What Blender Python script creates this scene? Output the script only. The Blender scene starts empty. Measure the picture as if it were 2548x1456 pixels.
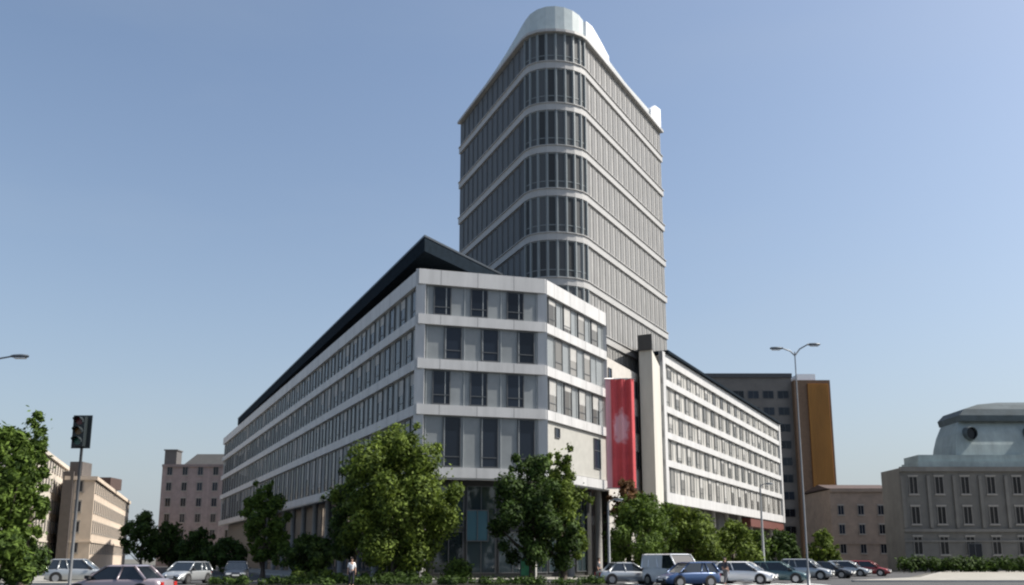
import bpy, math, random
from mathutils import Vector, Matrix
R = math.radians
random.seed(7)
scn = bpy.context.scene
col = scn.collection

# ------------------------------------------------------------------ camera
FPX, PITCH, CX, HY, CZ = 2265.0, R(11), 1274.0, 1390.0, 1.7
PY0 = HY - FPX*math.tan(PITCH)
cam_d = bpy.data.cameras.new('camera'); cam = bpy.data.objects.new('camera', cam_d); col.objects.link(cam)
cam.location = (0, 0, CZ); cam.rotation_euler = (R(90)+PITCH, 0, 0)
cam_d.sensor_width = 36; cam_d.lens = 36*FPX/2548
cam_d.shift_y = (PY0-728)/2548
cam_d.clip_start = .1; cam_d.clip_end = 5000
scn.camera = cam

def ray(x, y):
    a = x-CX; b = -(y-PY0)
    return a, FPX*math.cos(PITCH)-b*math.sin(PITCH), FPX*math.sin(PITCH)+b*math.cos(PITCH)
def atY(x, y, Y):
    r = ray(x, y); t = Y/r[1]; return Vector((r[0]*t, Y, CZ+r[2]*t))
def atH(x, y, H):
    r = ray(x, y); t = (H-CZ)/r[2]; return Vector((r[0]*t, r[1]*t, H))
def gx(x, Y, y=1390):                      # ground position under a column of the view
    v = atY(x, y, Y); return v.x

# ------------------------------------------------------------------ materials
def nt(name):
    m = bpy.data.materials.new(name); m.use_nodes = True
    n = m.node_tree; return m, n, n.nodes['Principled BSDF']
MATS = {}
def mat(name, c, rough=.7, metal=0, var=.12, scale=1.5, bump=0, bscale=8, spec=.5, stretch=None, c2=None, coat=0):
    if name in MATS: return MATS[name]
    m, t, b = nt(name)
    b.inputs['Roughness'].default_value = rough; b.inputs['Metallic'].default_value = metal
    b.inputs['Specular IOR Level'].default_value = spec
    if coat: b.inputs['Coat Weight'].default_value = coat
    tc = t.nodes.new('ShaderNodeTexCoord'); mp = t.nodes.new('ShaderNodeMapping')
    t.links.new(tc.outputs['Object'], mp.inputs[0])
    if stretch: mp.inputs['Scale'].default_value = stretch
    no = t.nodes.new('ShaderNodeTexNoise'); no.inputs['Scale'].default_value = scale; no.inputs['Detail'].default_value = 6
    no.inputs['Roughness'].default_value = .65
    t.links.new(mp.outputs[0], no.inputs['Vector'])
    r = t.nodes.new('ShaderNodeValToRGB')
    a = c2 if c2 else tuple(v*(1-var) for v in c); z = c if c2 else tuple(min(1, v*(1+var)) for v in c)
    r.color_ramp.elements[0].color = (*a, 1); r.color_ramp.elements[0].position = .3
    r.color_ramp.elements[1].color = (*z, 1); r.color_ramp.elements[1].position = .7
    t.links.new(no.outputs[0], r.inputs[0]); t.links.new(r.outputs[0], b.inputs['Base Color'])
    if bump:
        n2 = t.nodes.new('ShaderNodeTexNoise'); n2.inputs['Scale'].default_value = bscale; n2.inputs['Detail'].default_value = 4
        t.links.new(tc.outputs['Object'], n2.inputs['Vector'])
        bp = t.nodes.new('ShaderNodeBump'); bp.inputs['Strength'].default_value = bump; bp.inputs['Distance'].default_value = .05
        t.links.new(n2.outputs[0], bp.inputs['Height']); t.links.new(bp.outputs[0], b.inputs['Normal'])
    MATS[name] = m; return m
def glass(name, c, rough=.08, var=.5, per_obj=True, spec=.6):
    if name in MATS: return MATS[name]
    m, t, b = nt(name)
    b.inputs['Roughness'].default_value = rough; b.inputs['Specular IOR Level'].default_value = spec
    oi = t.nodes.new('ShaderNodeObjectInfo') if per_obj else t.nodes.new('ShaderNodeNewGeometry')
    r = t.nodes.new('ShaderNodeValToRGB')
    r.color_ramp.elements[0].color = (*[v*(1-var) for v in c], 1)
    r.color_ramp.elements[1].color = (*[min(1, v*(1+var)) for v in c], 1)
    t.links.new(oi.outputs['Random' if per_obj else 'Random Per Island'], r.inputs[0])
    t.links.new(r.outputs[0], b.inputs['Base Color'])
    no = t.nodes.new('ShaderNodeTexNoise'); no.inputs['Scale'].default_value = .6
    tc = t.nodes.new('ShaderNodeTexCoord'); t.links.new(tc.outputs['Object'], no.inputs['Vector'])
    bp = t.nodes.new('ShaderNodeBump'); bp.inputs['Strength'].default_value = .06; bp.inputs['Distance'].default_value = .1
    t.links.new(no.outputs[0], bp.inputs['Height']); t.links.new(bp.outputs[0], b.inputs['Normal'])
    MATS[name] = m; return m
def leafmat(name, c1, c2):
    if name in MATS: return MATS[name]
    m, t, b = nt(name)
    g = t.nodes.new('ShaderNodeNewGeometry'); tc = t.nodes.new('ShaderNodeTexCoord')
    no = t.nodes.new('ShaderNodeTexNoise'); no.inputs['Scale'].default_value = .7; no.inputs['Detail'].default_value = 3
    t.links.new(tc.outputs['Object'], no.inputs['Vector'])
    ad = t.nodes.new('ShaderNodeMath'); ad.operation = 'MULTIPLY_ADD'; ad.inputs[1].default_value = .5
    t.links.new(g.outputs['Random Per Island'], ad.inputs[0])
    mu = t.nodes.new('ShaderNodeMath'); mu.operation = 'MULTIPLY'; mu.inputs[1].default_value = .6
    t.links.new(no.outputs[0], mu.inputs[0]); t.links.new(mu.outputs[0], ad.inputs[2])
    r = t.nodes.new('ShaderNodeValToRGB')
    r.color_ramp.elements[0].color = (*c1, 1); r.color_ramp.elements[0].position = .25
    r.color_ramp.elements[1].color = (*c2, 1); r.color_ramp.elements[1].position = .85
    t.links.new(ad.outputs[0], r.inputs[0]); t.links.new(r.outputs[0], b.inputs['Base Color'])
    b.inputs['Roughness'].default_value = .75; b.inputs['Specular IOR Level'].default_value = .25
    tr = t.nodes.new('ShaderNodeBsdfTranslucent'); t.links.new(r.outputs[0], tr.inputs['Color'])
    mx = t.nodes.new('ShaderNodeMixShader'); mx.inputs[0].default_value = .3
    t.links.new(b.outputs[0], mx.inputs[1]); t.links.new(tr.outputs[0], mx.inputs[2])
    t.links.new(mx.outputs[0], t.nodes['Material Output'].inputs['Surface'])
    MATS[name] = m; return m

CLAD = mat('white_cladding', (.44, .44, .438), .55, var=.13, scale=1.1, stretch=(1, 1, .12))
PANEL = mat('grey_panel', (.20, .215, .22), .4, var=.16, scale=.35)
PANELW = mat('warm_panel', (.36, .35, .325), .5, var=.14, scale=.4)
TPANEL = mat('tower_panel', (.27, .266, .258), .5, var=.16, scale=.4)
TBAND = mat('tower_band', (.34, .337, .33), .5, var=.08, scale=.6)
TTRIM = mat('tower_glass_trim', (.22, .245, .25), .35, var=.1)
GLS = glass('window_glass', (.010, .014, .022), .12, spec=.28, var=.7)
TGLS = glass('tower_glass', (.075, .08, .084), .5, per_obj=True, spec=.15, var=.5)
TGL2 = glass('tower_sunlit_glass', (.17, .168, .163), .4, per_obj=True, spec=.15, var=.35)  # paler copy of the tower glass, sunlight put into its colour
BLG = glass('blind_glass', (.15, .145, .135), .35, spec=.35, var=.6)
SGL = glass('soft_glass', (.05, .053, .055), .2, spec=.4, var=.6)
FRAME = mat('dark_frame', (.07, .075, .08), .5)
SLATE = mat('slate_dark', (.009, .015, .022), .9, var=.25, scale=2, spec=.05)
SOFFIT = mat('soffit', (.12, .115, .11), .8)
WHITEP = mat('white_paint', (.8, .8, .8), .4, var=.04)

# ------------------------------------------------------------------ mesh building
class MB:
    def __init__(s): s.v = []; s.f = []; s.m = []; s.sm = []
    def add(s, vs, fs, mi=0, smooth=False):
        o = len(s.v); s.v += [tuple(v) for v in vs]
        for f in fs: s.f.append(tuple(i+o for i in f)); s.m.append(mi); s.sm.append(smooth)
    def box(s, a, b, mi=0, M=None):
        x0, y0, z0 = a; x1, y1, z1 = b
        vs = [Vector(p) for p in ((x0,y0,z0),(x1,y0,z0),(x1,y1,z0),(x0,y1,z0),(x0,y0,z1),(x1,y0,z1),(x1,y1,z1),(x0,y1,z1))]
        if M is not None: vs = [M @ v for v in vs]
        s.add(vs, [(0,3,2,1),(4,5,6,7),(0,1,5,4),(1,2,6,5),(2,3,7,6),(3,0,4,7)], mi)
    def prism(s, pts, z0, z1, mi=0):
        n = len(pts); vs = [(p[0], p[1], z0) for p in pts]+[(p[0], p[1], z1) for p in pts]
        s.add(vs, [tuple(range(n-1, -1, -1)), tuple(range(n, 2*n))]+[(i, (i+1) % n, n+(i+1) % n, n+i) for i in range(n)], mi)
    def tube(s, pts, rad, n=8, mi=0, smooth=True):
        if not isinstance(rad, (list, tuple)): rad = [rad]*len(pts)
        pts = [Vector(p) for p in pts]; vs = []; fs = []
        for i, p in enumerate(pts):
            d = (pts[min(i+1, len(pts)-1)]-pts[max(i-1, 0)]).normalized()
            u = d.cross(Vector((0, 0, 1)) if abs(d.z) < .9 else Vector((1, 0, 0))).normalized(); w = d.cross(u)
            for k in range(n):
                a = 2*math.pi*k/n; vs.append(p+rad[i]*(math.cos(a)*u+math.sin(a)*w))
        for i in range(len(pts)-1):
            for k in range(n):
                fs.append((i*n+k, i*n+(k+1) % n, (i+1)*n+(k+1) % n, (i+1)*n+k))
        fs.append(tuple(range(n))); fs.append(tuple(reversed(range((len(pts)-1)*n, len(pts)*n))))
        s.add(vs, fs, mi, smooth)
    def build(s, name, mats, parent=None, loc=None, rz=0):
        me = bpy.data.meshes.new(name); me.from_pydata(s.v, [], s.f)
        if not isinstance(mats, (list, tuple)): mats = [mats]
        for m in mats: me.materials.append(m)
        me.polygons.foreach_set('material_index', s.m); me.polygons.foreach_set('use_smooth', s.sm)
        me.update()
        o = bpy.data.objects.new(name, me); col.objects.link(o)
        if parent: o.parent = parent
        if loc is not None: o.location = loc
        o.rotation_euler.z = rz
        return o
def tag(o, label=None, cat=None, group=None, kind=None):
    if label: o['label'] = label
    if cat: o['category'] = cat
    if group: o['group'] = group
    if kind: o['kind'] = kind
    return o
def empty(name, loc, rz=0, **k):
    o = bpy.data.objects.new(name, None); col.objects.link(o); o.location = loc; o.rotation_euler.z = rz
    o.empty_display_size = .3
    return tag(o, **k)
def copy_tree(o, parent=None):
    c = o.copy(); col.objects.link(c)
    if parent: c.parent = parent
    for ch in list(o.children): copy_tree(ch, c)
    return c

# ---- facades given as polylines of plan points, left to right as seen from the street
def normals(pl):
    pl = [Vector((p[0], p[1])) for p in pl]; out = []
    seg = []
    for a, b in zip(pl, pl[1:]):
        d = (b-a).normalized(); seg.append(Vector((d.y, -d.x)))
    for i in range(len(pl)):
        if i == 0: out.append(seg[0])
        elif i == len(pl)-1: out.append(seg[-1])
        else:
            m = (seg[i-1]+seg[i]).normalized(); out.append(m/max(.3, m.dot(seg[i])))
    return pl, out
def strip(mb, pl, z0, z1, d0, d1, mi=0):
    p, n = normals(pl)
    for i in range(len(p)-1):
        q = [p[i]+n[i]*d1, p[i+1]+n[i+1]*d1, p[i+1]+n[i+1]*d0, p[i]+n[i]*d0]
        vs = [(a.x, a.y, z0) for a in q]+[(a.x, a.y, z1) for a in q]
        fs = [(3, 2, 1, 0), (4, 5, 6, 7), (0, 1, 5, 4)]
        if i == 0: fs.append((3, 0, 4, 7))
        if i == len(p)-2: fs.append((1, 2, 6, 5))
        fs.append((2, 3, 7, 6))
        mb.add(vs, fs, mi)
class Fac:
    def __init__(s, P0, P1):
        s.a = Vector((P0[0], P0[1])); s.b = Vector((P1[0], P1[1])); d = s.b-s.a; s.L = d.length; s.d = d/s.L
        s.n = Vector((s.d.y, -s.d.x)); s.rz = math.atan2(s.d.y, s.d.x)
        s.M = Matrix.Translation((s.a.x, s.a.y, 0)) @ Matrix.Rotation(s.rz, 4, 'Z')   # local: x along, -y outward
    def box(s, mb, s0, s1, z0, z1, d0, d1, mi=0): mb.box((s0, -d1, z0), (s1, -d0, z1), mi, s.M)
    def pt(s, x, d=0, z=0): v = s.a+s.d*x+s.n*d; return Vector((v.x, v.y, z))
WM = {}
def win_mesh(w, h, mats, fr=.07, depth=.1, split=0, hsplit=0, key='', sill=False, blind=0):
    k = (blind, round(w, 3), round(h, 3), key, split, hsplit, mats[0].name, mats[1].name)
    if k in WM: return WM[k]
    mb = MB()
    mb.box((fr, -depth*.35, fr), (w-fr, 0, h-fr), 0)
    mb.box((0, -depth, 0), (fr, 0, h), 1); mb.box((w-fr, -depth, 0), (w, 0, h), 1)
    mb.box((fr, -depth, 0), (w-fr, 0, fr), 1); mb.box((fr, -depth, h-fr), (w-fr, 0, h), 1)
    for q in range(split):
        x = w*(q+1)/(split+1); mb.box((x-.03, -depth*.8, fr), (x+.03, -depth*.35, h-fr), 1)
    if hsplit: mb.box((fr, -depth*.75, h*hsplit-.03), (w-fr, -depth*.35, h*hsplit+.03), 1)
    if blind: mb.box((fr+.01, -depth*.35-.012, h-fr-(h-2*fr)*blind), (w-fr-.01, -depth*.35-.002, h-fr-.005), 1 if len(mats) < 3 or sill else 2)
    if sill: mb.box((-.12, -.16, -.16), (w+.12, 0, -.003), 2); mb.box((-.1, -.12, h+.003), (w+.1, 0, h+.2), 2)
    me = bpy.data.meshes.new('window'); me.from_pydata(mb.v, [], mb.f)
    for m in mats: me.materials.append(m)
    me.polygons.foreach_set('material_index', mb.m); me.update(); WM[k] = me
    return me
BLD = mat('window_blind', (.34, .335, .32), .7)
def vary(w, h, mats, rng, **k):
    b = rng.choice((0, 0, 0, 0, .2, .35, .5, .85))
    return win_mesh(w, h, (mats+[BLD]) if b else mats, blind=b, **k)
RW = random.Random(3)
def place_windows(root, lst, cap=100):
    """lst: (facade, s, z, mesh, d). Nearest `cap` as parts, the others one stuff part."""
    lst = sorted(lst, key=lambda q: (q[0].pt(q[1]).length))
    for fa, s0, z, me, d in lst[:cap]:
        o = bpy.data.objects.new('window', me); col.objects.link(o); o.parent = root
        o.location = fa.pt(s0, d, z); o.rotation_euler.z = fa.rz
    if lst[cap:]:
        mb = MB(); mats = []
        for q in lst[cap:]:
            for m in q[3].materials:
                if m not in mats: mats.append(m)
        for fa, s0, z, me, d in lst[cap:]:
            p = fa.pt(s0, d, z); M = Matrix.Translation(p) @ Matrix.Rotation(fa.rz, 4, 'Z'); off = len(mb.v)
            mb.v += [tuple(M @ v.co) for v in me.vertices]
            for f in me.polygons: mb.f.append(tuple(i+off for i in f.vertices)); mb.m.append(mats.index(me.materials[f.material_index])); mb.sm.append(False)
        tag(mb.build('window', mats, root), 'far windows of the same rows, too many to single out', kind='stuff')

# ================================================================== GROUND
def add_brick_lines(m, sx, sy, strength):
    t = m.node_tree; b = t.nodes['Principled BSDF']
    src = b.inputs['Base Color'].links[0].from_socket
    tc = t.nodes.new('ShaderNodeTexCoord'); br = t.nodes.new('ShaderNodeTexBrick')
    br.inputs['Scale'].default_value = 1; br.inputs['Brick Width'].default_value = sx; br.inputs['Row Height'].default_value = sy
    br.inputs['Mortar Size'].default_value = .012
    br.inputs['Color1'].default_value = (1, 1, 1, 1); br.inputs['Color2'].default_value = (.86, .86, .86, 1)
    br.inputs['Mortar'].default_value = (strength, strength, strength, 1)
    t.links.new(tc.outputs['Object'], br.inputs['Vector'])
    mx = t.nodes.new('ShaderNodeMix'); mx.data_type = 'RGBA'; mx.blend_type = 'MULTIPLY'; mx.inputs[0].default_value = 1
    t.links.new(src, mx.inputs[6]); t.links.new(br.outputs[0], mx.inputs[7]); t.links.new(mx.outputs[2], b.inputs['Base Color'])
ASPH = mat('asphalt', (.05, .05, .052), .9, var=.25, scale=.4, bump=.3, bscale=30)
PAVE = mat('paving', (.30, .285, .25), .85, var=.15, scale=.5); add_brick_lines(PAVE, .8, .4, .6)
KERB = mat('kerb_stone', (.35, .34, .32), .8)
GRD = mat('earth', (.10, .095, .08), .95, var=.3, scale=.1)
LINE = mat('road_paint', (.62, .62, .6), .7, var=.15, scale=6)
mb = MB(); mb.box((-900, -60, -1), (900, 2500, 0)); tag(mb.build('ground', GRD), kind='structure')
mb = MB(); mb.box((-70, -20, .001), (90, 71.5, .004)); tag(mb.build('road', ASPH), kind='structure')
# side street left of the long wing, side street right of the white wing
A0 = atY(1050, 680, 74); H = A0.z
A = Vector((A0.x, A0.y)); B = atH(1350, 705, H); C = atH(1500, 788, H); D = atH(560, 1095, H)
WA = atH(1640, 880, H); WB = atH(1935, 1062, H)
dl = (Vector((D.x, D.y))-A).normalized(); nl = Vector((dl.y, -dl.x))*-1      # outward of left facade (to the left)
if nl.x > 0: nl = -nl
def quad(p, q, w0, w1, off):        # strip parallel to p->q between offsets
    return [p+off*w0, q+off*w0, q+off*w1, p+off*w1]
p0 = A-dl*3; q0 = A+dl*260
mb = MB(); mb.prism(quad(p0, q0, 7.5, 19.5, nl), .001, .0045); tag(mb.build('side_street', ASPH), kind='structure')
dr = (Vector((WB.x, WB.y))-Vector((WA.x, WA.y))).normalized(); nr = Vector((dr.y, -dr.x))
WA2 = Vector((WA.x, WA.y)); B2 = Vector((B.x, B.y))
mb = MB(); mb.prism(quad(B2-dr*12, B2+dr*220, 11, 26, nr), .001, .005); tag(mb.build('side_road', ASPH), kind='structure')
# raised pavements with kerbs
def pavement(name, pts, h=.13):
    mb = MB(); mb.prism(pts, .0005, h-.01, 0); tag(mb.build(name, PAVE), kind='structure')
    k = MB(); n = len(pts)
    cpt = sum((Vector(p) for p in pts), Vector((0, 0)))/n
    area = sum(pts[i][0]*pts[(i+1) % n][1]-pts[(i+1) % n][0]*pts[i][1] for i in range(n))
    pl = [Vector(p) for p in pts]
    if area > 0: pl = pl[:]                       # counter-clockwise: outside is to the right of the direction
    else: pl = pl[::-1]
    strip(k, pl+[pl[0]], .0007, h, .002, .18)
    tag(k.build('kerb', KERB), kind='structure')
far = A+dl*150
pavement('pavement', [tuple(A-dl*5+nl*6), tuple(Vector((A.x-3, 72.4))), (gx(1420, 73), 72.2), (tuple(B2+nr*9-dr*3)), tuple(B2+nr*9+dr*150), tuple(B2+dr*150), tuple(far), tuple(far+nl*6)])
pavement('pavement', [tuple(A+nl*20.2-dl*5), tuple(A+nl*20.2+dl*240), tuple(A+nl*120+dl*240), (-110, 66)])
pavement('pavement', [(gx(2120, 69), 69), (130, 69), (170, 300), tuple(B2+nr*27.5+dr*220), tuple(B2+nr*27.5+dr*18)])
# lane markings and zebra
mb = MB()
for i in range(22):
    x = -60+i*7; mb.box((x, 52.0, .004), (x+3, 52.15, .008))
tag(mb.build('lane_marking', LINE), kind='structure')
mb = MB()
for i in range(12):
    mb.box((gx(1560, 64)+i*1.1, 60, .004), (gx(1560, 64)+i*1.1+.55, 66, .008))
tag(mb.build('crossing_marking', LINE), kind='structure')

# ================================================================== CORNER OFFICE BLOCK
zb = [8.6, 13.75, 17.6, 21.4, H-.35]           # band centre heights
poly = [D, A, B, C]
blk = empty('office_block', (A.x, A.y, 0), label='white banded office block with narrow three-window end facing the junction and dark overhanging roof', cat='building')
blk.location = (0, 0, 0)
back = [Vector((C.x-10, C.y+6)), Vector((D.x+20, D.y+6))]
mb = MB(); mb.prism([D, A, B, C]+back, 8.25, H-.1)
fl, ff, fr_ = Fac(D, A), Fac(A, B), Fac(B, C)
for fa in (fl, ff, fr_):                       # thin vertical joints between panels
    n = int(fa.L/1.62)
wallmb = mb
mb = MB(); mb.prism([v for v in back[::-1]]+[C+Vector((0, .0, 0)), B, A, D][::1], H-.1, H+.05); mb.build('roof', SOFFIT, blk)
for i, z in enumerate(zb):
    hh = .42 if i < 4 else .65
    mb = MB(); strip(mb, poly, z-hh, z+hh, -.05, .34)
    if i == 0: strip(mb, poly, z-hh-.12, z-hh, -.3, .22)
    for fa in (fl, ff, fr_):
        q = fa.L-1.6 if fa is fl else 1.6
        while .3 < q < fa.L-.3:
            fa.box(mb, q-.02, q+.02, z-hh+.01, z+hh-.01, .3, .344, 1); q += -3.2 if fa is fl else 3.2
    mb.build('floor_band', [CLAD, mat('joint_dark', (.16, .16, .16), .8)], blk)
for P, s in ((A, .36), (B, .36), (C, .3)):     # corner posts
    mb = MB(); mb.box((P.x-s-.1, P.y-s+.15, 8.1), (P.x+s, P.y+s+.15, H+.34)); mb.build('corner_post', CLAD, blk)
wins = []; trim = MB()
lev = [(zb[i]+.42, zb[i+1]-(.42 if i < 3 else .65)) for i in range(4)]
for li, (z0, z1) in enumerate(lev):
    h = z1-z0-.16; me = win_mesh(1.5, h, [GLS, FRAME], key='b', hsplit=.28 if h < 4 else .2)
    odd = li % 2
    # facet: three windows, shifted from floor to floor
    for k in range(3):
        s0 = (1.05 if odd else 2.0)+k*3.2
        wins.append((ff, s0, z0+.08, me, .02))
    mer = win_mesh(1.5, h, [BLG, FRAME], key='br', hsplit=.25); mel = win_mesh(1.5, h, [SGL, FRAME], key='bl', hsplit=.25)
    for k in range(4):
        s0 = (.9 if odd else 2.1)+k*3.0
        if s0+1.5 < fr_.L-.4 and li: wins.append((fr_, s0, z0+.08, vary(1.5, h, [BLG, FRAME], RW, key='br', hsplit=.25), .02))
    if li == 0:
        wins.append((fr_, fr_.L-3.0, 10.0, win_mesh(1.5, 2.9, [GLS, FRAME], key='tall', hsplit=.6), .1)); wins.append((fr_, 1.9, 12.0, win_mesh(.9, .9, [GLS, FRAME], key='small'), .1))
    k = 0; s0 = fl.L-(2.3 if odd else 3.6)
    while s0 > .6:
        wins.append((fl, s0, z0+.08, vary(1.5, h, [SGL, FRAME], RW, key='bl', hsplit=.25), .02)); s0 -= 3.2
    for fa, step in ((ff, .8), (fr_, .75), (fl, .8)):
        if fa is fr_ and li == 0: continue
        q = .5
        while q < fa.L-.4:
            fa.box(trim, q, q+.05, z0+.02, z1-.02, 0, .07); q += step*2
JNT = mat('joint_metal', (.36, .38, .38), .4)
off = len(wallmb.v); wallmb.v += trim.v; wallmb.f += [tuple(i+off for i in f) for f in trim.f]; wallmb.m += [1]*len(trim.f); wallmb.sm += trim.sm
wallmb.build('wall', [PANEL, JNT], blk)
mb = MB(); strip(mb, [B+(C-B)*.03, C], 9.1, 13.3, .0, .1); mb.build('warm_wall_panel', mat('warm_stone', (.33, .325, .30), .75, var=.08), blk)
place_windows(blk, wins, 100)
# recessed ground storeys: dark shopfront, columns
base_in = [Vector((p.x, p.y)) for p in (D, A, B, C)]
pl, nn = normals(base_in)
inner = [p-n*1.6 for p, n in zip(pl, nn)]
mb = MB(); mb.prism(inner+[Vector((b.x, b.y)) for b in back], 0, 8.25); mb.build('shopfront_wall', mat('shop_dark', (.035, .036, .036), .5, var=.3), blk)
mb = MB()
GSH = glass('shop_glass', (.02, .03, .035), .05, per_obj=True, spec=.9)
for (a, b) in zip(inner, inner[1:]):
    fa = Fac(a, b); q = .3; n = 0
    while q+2.6 < fa.L and n < 14 or (q+2.6 < fa.L and False):
        for (u0, u1) in ((.5, 3.9), (4.3, 7.7)):
            me = win_mesh(2.5, u1-u0, [GSH, FRAME], key='s', split=1)
            s0 = q if fa.a != inner[0] else fa.L-q-2.6
            o = bpy.data.objects.new('shop_window', me); col.objects.link(o); o.parent = blk
            o.location = fa.pt(s0, .03, u0); o.rotation_euler.z = fa.rz
        q += 2.75; n += 1
for fa, ss in ((fl, [fl.L-.8-6.4*i for i in range(12)]), (ff, [.5, 9.9]), (fr_, [6.2, 12.2])):
    for s0 in ss:
        c = MB(); p = fa.pt(min(max(s0, .5), fa.L-.5), -.55); c.tube([(p.x, p.y, 0), (p.x, p.y, 8.2)], .32, 14)
        c.build('column', mat('column_concrete', (.20, .195, .185), .8), blk)
me = win_mesh(1.9, 2.6, [glass('sky_tint_glass', (.05, .11, .14), .1, spec=.8, var=.1), FRAME], key='teal', split=1)  # teal colour paints the sky's reflection in this shop pane
fgi = Fac(inner[1], inner[2]); o = bpy.data.objects.new('sky_tint_window', me); col.objects.link(o); o.parent = blk; o.location = fgi.pt(3.0, .16, 3.1); o.rotation_euler.z = fgi.rz
# penthouse with dark overhanging roof
HP = 28.9
K = atH(1057, 590, HP); KL = atH(592, 1043, HP); KR = atH(1250, 686, HP)
rp = [Vector((KL.x, KL.y)), Vector((K.x, K.y)), Vector((KR.x, KR.y))]
backp = [Vector((KR.x-1, KR.y+4)), Vector((KL.x+14, KL.y+4))]
mb = MB(); mb.prism(rp+backp, HP-1.25, HP)
m2 = MB(); pl, nn = normals(rp); i2 = [p-n*2.0 for p, n in zip(pl, nn)]
m2.prism(i2+backp, H+.05, HP-1.25)
pent = m2.build('penthouse_wall', SLATE, blk)
fa = Fac(i2[0], i2[1]); me = win_mesh(2.6, 1.5, [GLS, SLATE], key='p', split=1)
for k in range(20):
    s0 = fa.L-3.2-3.3*k
    if s0 > 0:
        o = bpy.data.objects.new('penthouse_window', me); col.objects.link(o); o.parent = pent; o.location = fa.pt(s0, .02, H+.35); o.rotation_euler.z = fa.rz
rf = mb.build('overhanging_roof', SLATE, blk)
g = MB(); strip(g, rp, HP, HP+.18, -.25, .06); g.build('gutter', mat('gutter_metal', (.05, .06, .07), .35, metal=.6), rf)

# ================================================================== TOWER
HT = 57.0
TL = atH(1308, 100, HT); TR = atH(1450, 100, HT); LE = atH(1147, 308, HT); RE = atH(1642, 330, HT)
tl = Vector((TL.x, TL.y)); tr = Vector((TR.x, TR.y)); le = Vector((LE.x, LE.y)); re_ = Vector((RE.x, RE.y))
d1 = (tl-le).normalized(); d2 = (tr-re_).normalized()
c1 = tl+d1*2.6; c2 = tr+d2*1.9
arc = []
for i in range(9):
    t = i/8; arc.append((1-t)**3*tl+3*(1-t)**2*t*c1+3*(1-t)*t*t*c2+t**3*tr)
tp = [le]+arc+[re_]
tw = empty('office_tower', (0, 0, 0), label='tall grey office tower with rounded corner rising behind the white banded block', cat='building')
tback = [re_+Vector((-6, 9)), le+Vector((7, 9))]
mb = MB(); mb.prism(tp+tback, 0, HT); mb.build('wall', TPANEL, tw)
STO = 4.78; zt = [53.1-STO*k for k in range(0, 11)]
for z in zt:
    mb = MB(); strip(mb, tp, z-.38, z+.38, -.05, .22); strip(mb, tp, z+.38, z+.46, -.05, .34); mb.build('floor_band', TBAND, tw)
mb = MB(); strip(mb, tp, HT-.15, HT+.15, -.3, .5); mb.build('cornice', TBAND, tw)
# windows
tw_w = []
tfl = Fac(le, tl); tfr = Fac(tr, re_)
tops = [HT-.15]+[z-.38 for z in zt]; bots = [z+.46 for z in zt]
mull = MB()
for li in range(len(zt)):
    z0, z1 = bots[li], tops[li]; h = z1-z0-.1
    if z1 < 12: continue
    segs = [Fac(a, b) for a, b in zip(arc, arc[1:])]
    for fa in segs:
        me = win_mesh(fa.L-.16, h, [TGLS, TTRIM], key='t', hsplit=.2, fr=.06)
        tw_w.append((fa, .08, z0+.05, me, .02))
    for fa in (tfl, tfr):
        n = int(fa.L/1.5); st = fa.L/n; wf = .55 if fa is tfr else .86; me = win_mesh(st*wf, h-.12, [TGLS if fa is tfl else TGL2, FRAME if fa is tfl else TPANEL], key='u', fr=.05, depth=.05)  # shaded left face painted darker, sunlit right face paler, through glass and frames
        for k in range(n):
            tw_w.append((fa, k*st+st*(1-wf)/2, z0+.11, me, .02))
place_windows(tw, tw_w, 100)
mb = MB()
for li in range(len(zt)):
    z0, z1 = bots[li], tops[li]
    if z1 < 12: continue
    for (a, b) in list(zip(arc, arc[1:])):
        fa = Fac(a, b); fa.box(mb, -.06, .06, z0, z1, 0, .2)
    fa = segs[-1]; fa.box(mb, fa.L-.07, fa.L+.05, z0, z1, 0, .26)
mb.build('corner_mullions', TTRIM, tw)
# crown: glass-like pale screen over the round corner, white plant screens to the right
GLC = mat('crown_screen', (.42, .47, .47), .25, var=.08, spec=.7)
def strip_var(mb, pl, z0, hs, d0, d1):
    p, n = normals(pl); vs = []
    for q, m_, hgt_ in zip(p, n, hs):
        a, b = q+m_*d1, q+m_*d0; vs += [(a.x, a.y, z0), (b.x, b.y, z0), (b.x, b.y, z0+hgt_), (a.x, a.y, z0+hgt_)]
    fs = [(0, 1, 2, 3), tuple(len(vs)-4+k for k in (3, 2, 1, 0))]
    for i in range(len(p)-1):
        for k in range(4): fs.append((i*4+k, (i+1)*4+k, (i+1)*4+(k+1) % 4, i*4+(k+1) % 4))
    mb.add(vs, fs)
dL = (le-tl); lfpts = [tl+dL*t for t in (.55, .4, .25, .12, .05)]
cp = lfpts+arc; ch = [.8, .95, 1.25, 1.7, 2.0]+[2.15+.75*math.sin(math.pi*i/8) for i in range(9)]
mb = MB(); strip_var(mb, cp, HT+.15, ch, -.1, .08)
mb.build('crown_screen', GLC, tw)
PG_ = mat('parapet_grey', (.40, .42, .42), .5)
mb = MB(); strip_var(mb, [le, lfpts[0]-dL*.002], HT+.15, [.7, .8], -.1, .06); mb.build('parapet', PG_, tw)
mb = MB(); strip_var(mb, [tr+(re_-tr)*.275, tr+(re_-tr)*.5, tr+(re_-tr)*.83], HT+.15, [1.2, .9, 1.2], -.1, .06); mb.build('parapet', PG_, tw)
WS = mat('white_screen', (.82, .83, .84), .35, var=.03)
mb = MB(); strip_var(mb, [tr+(re_-tr)*t for t in (.012, .08, .16, .27)], HT+.15, [2.2, 2.5, 2.1, 1.3], -.1, .3); mb.build('white_screen', WS, tw)
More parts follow.
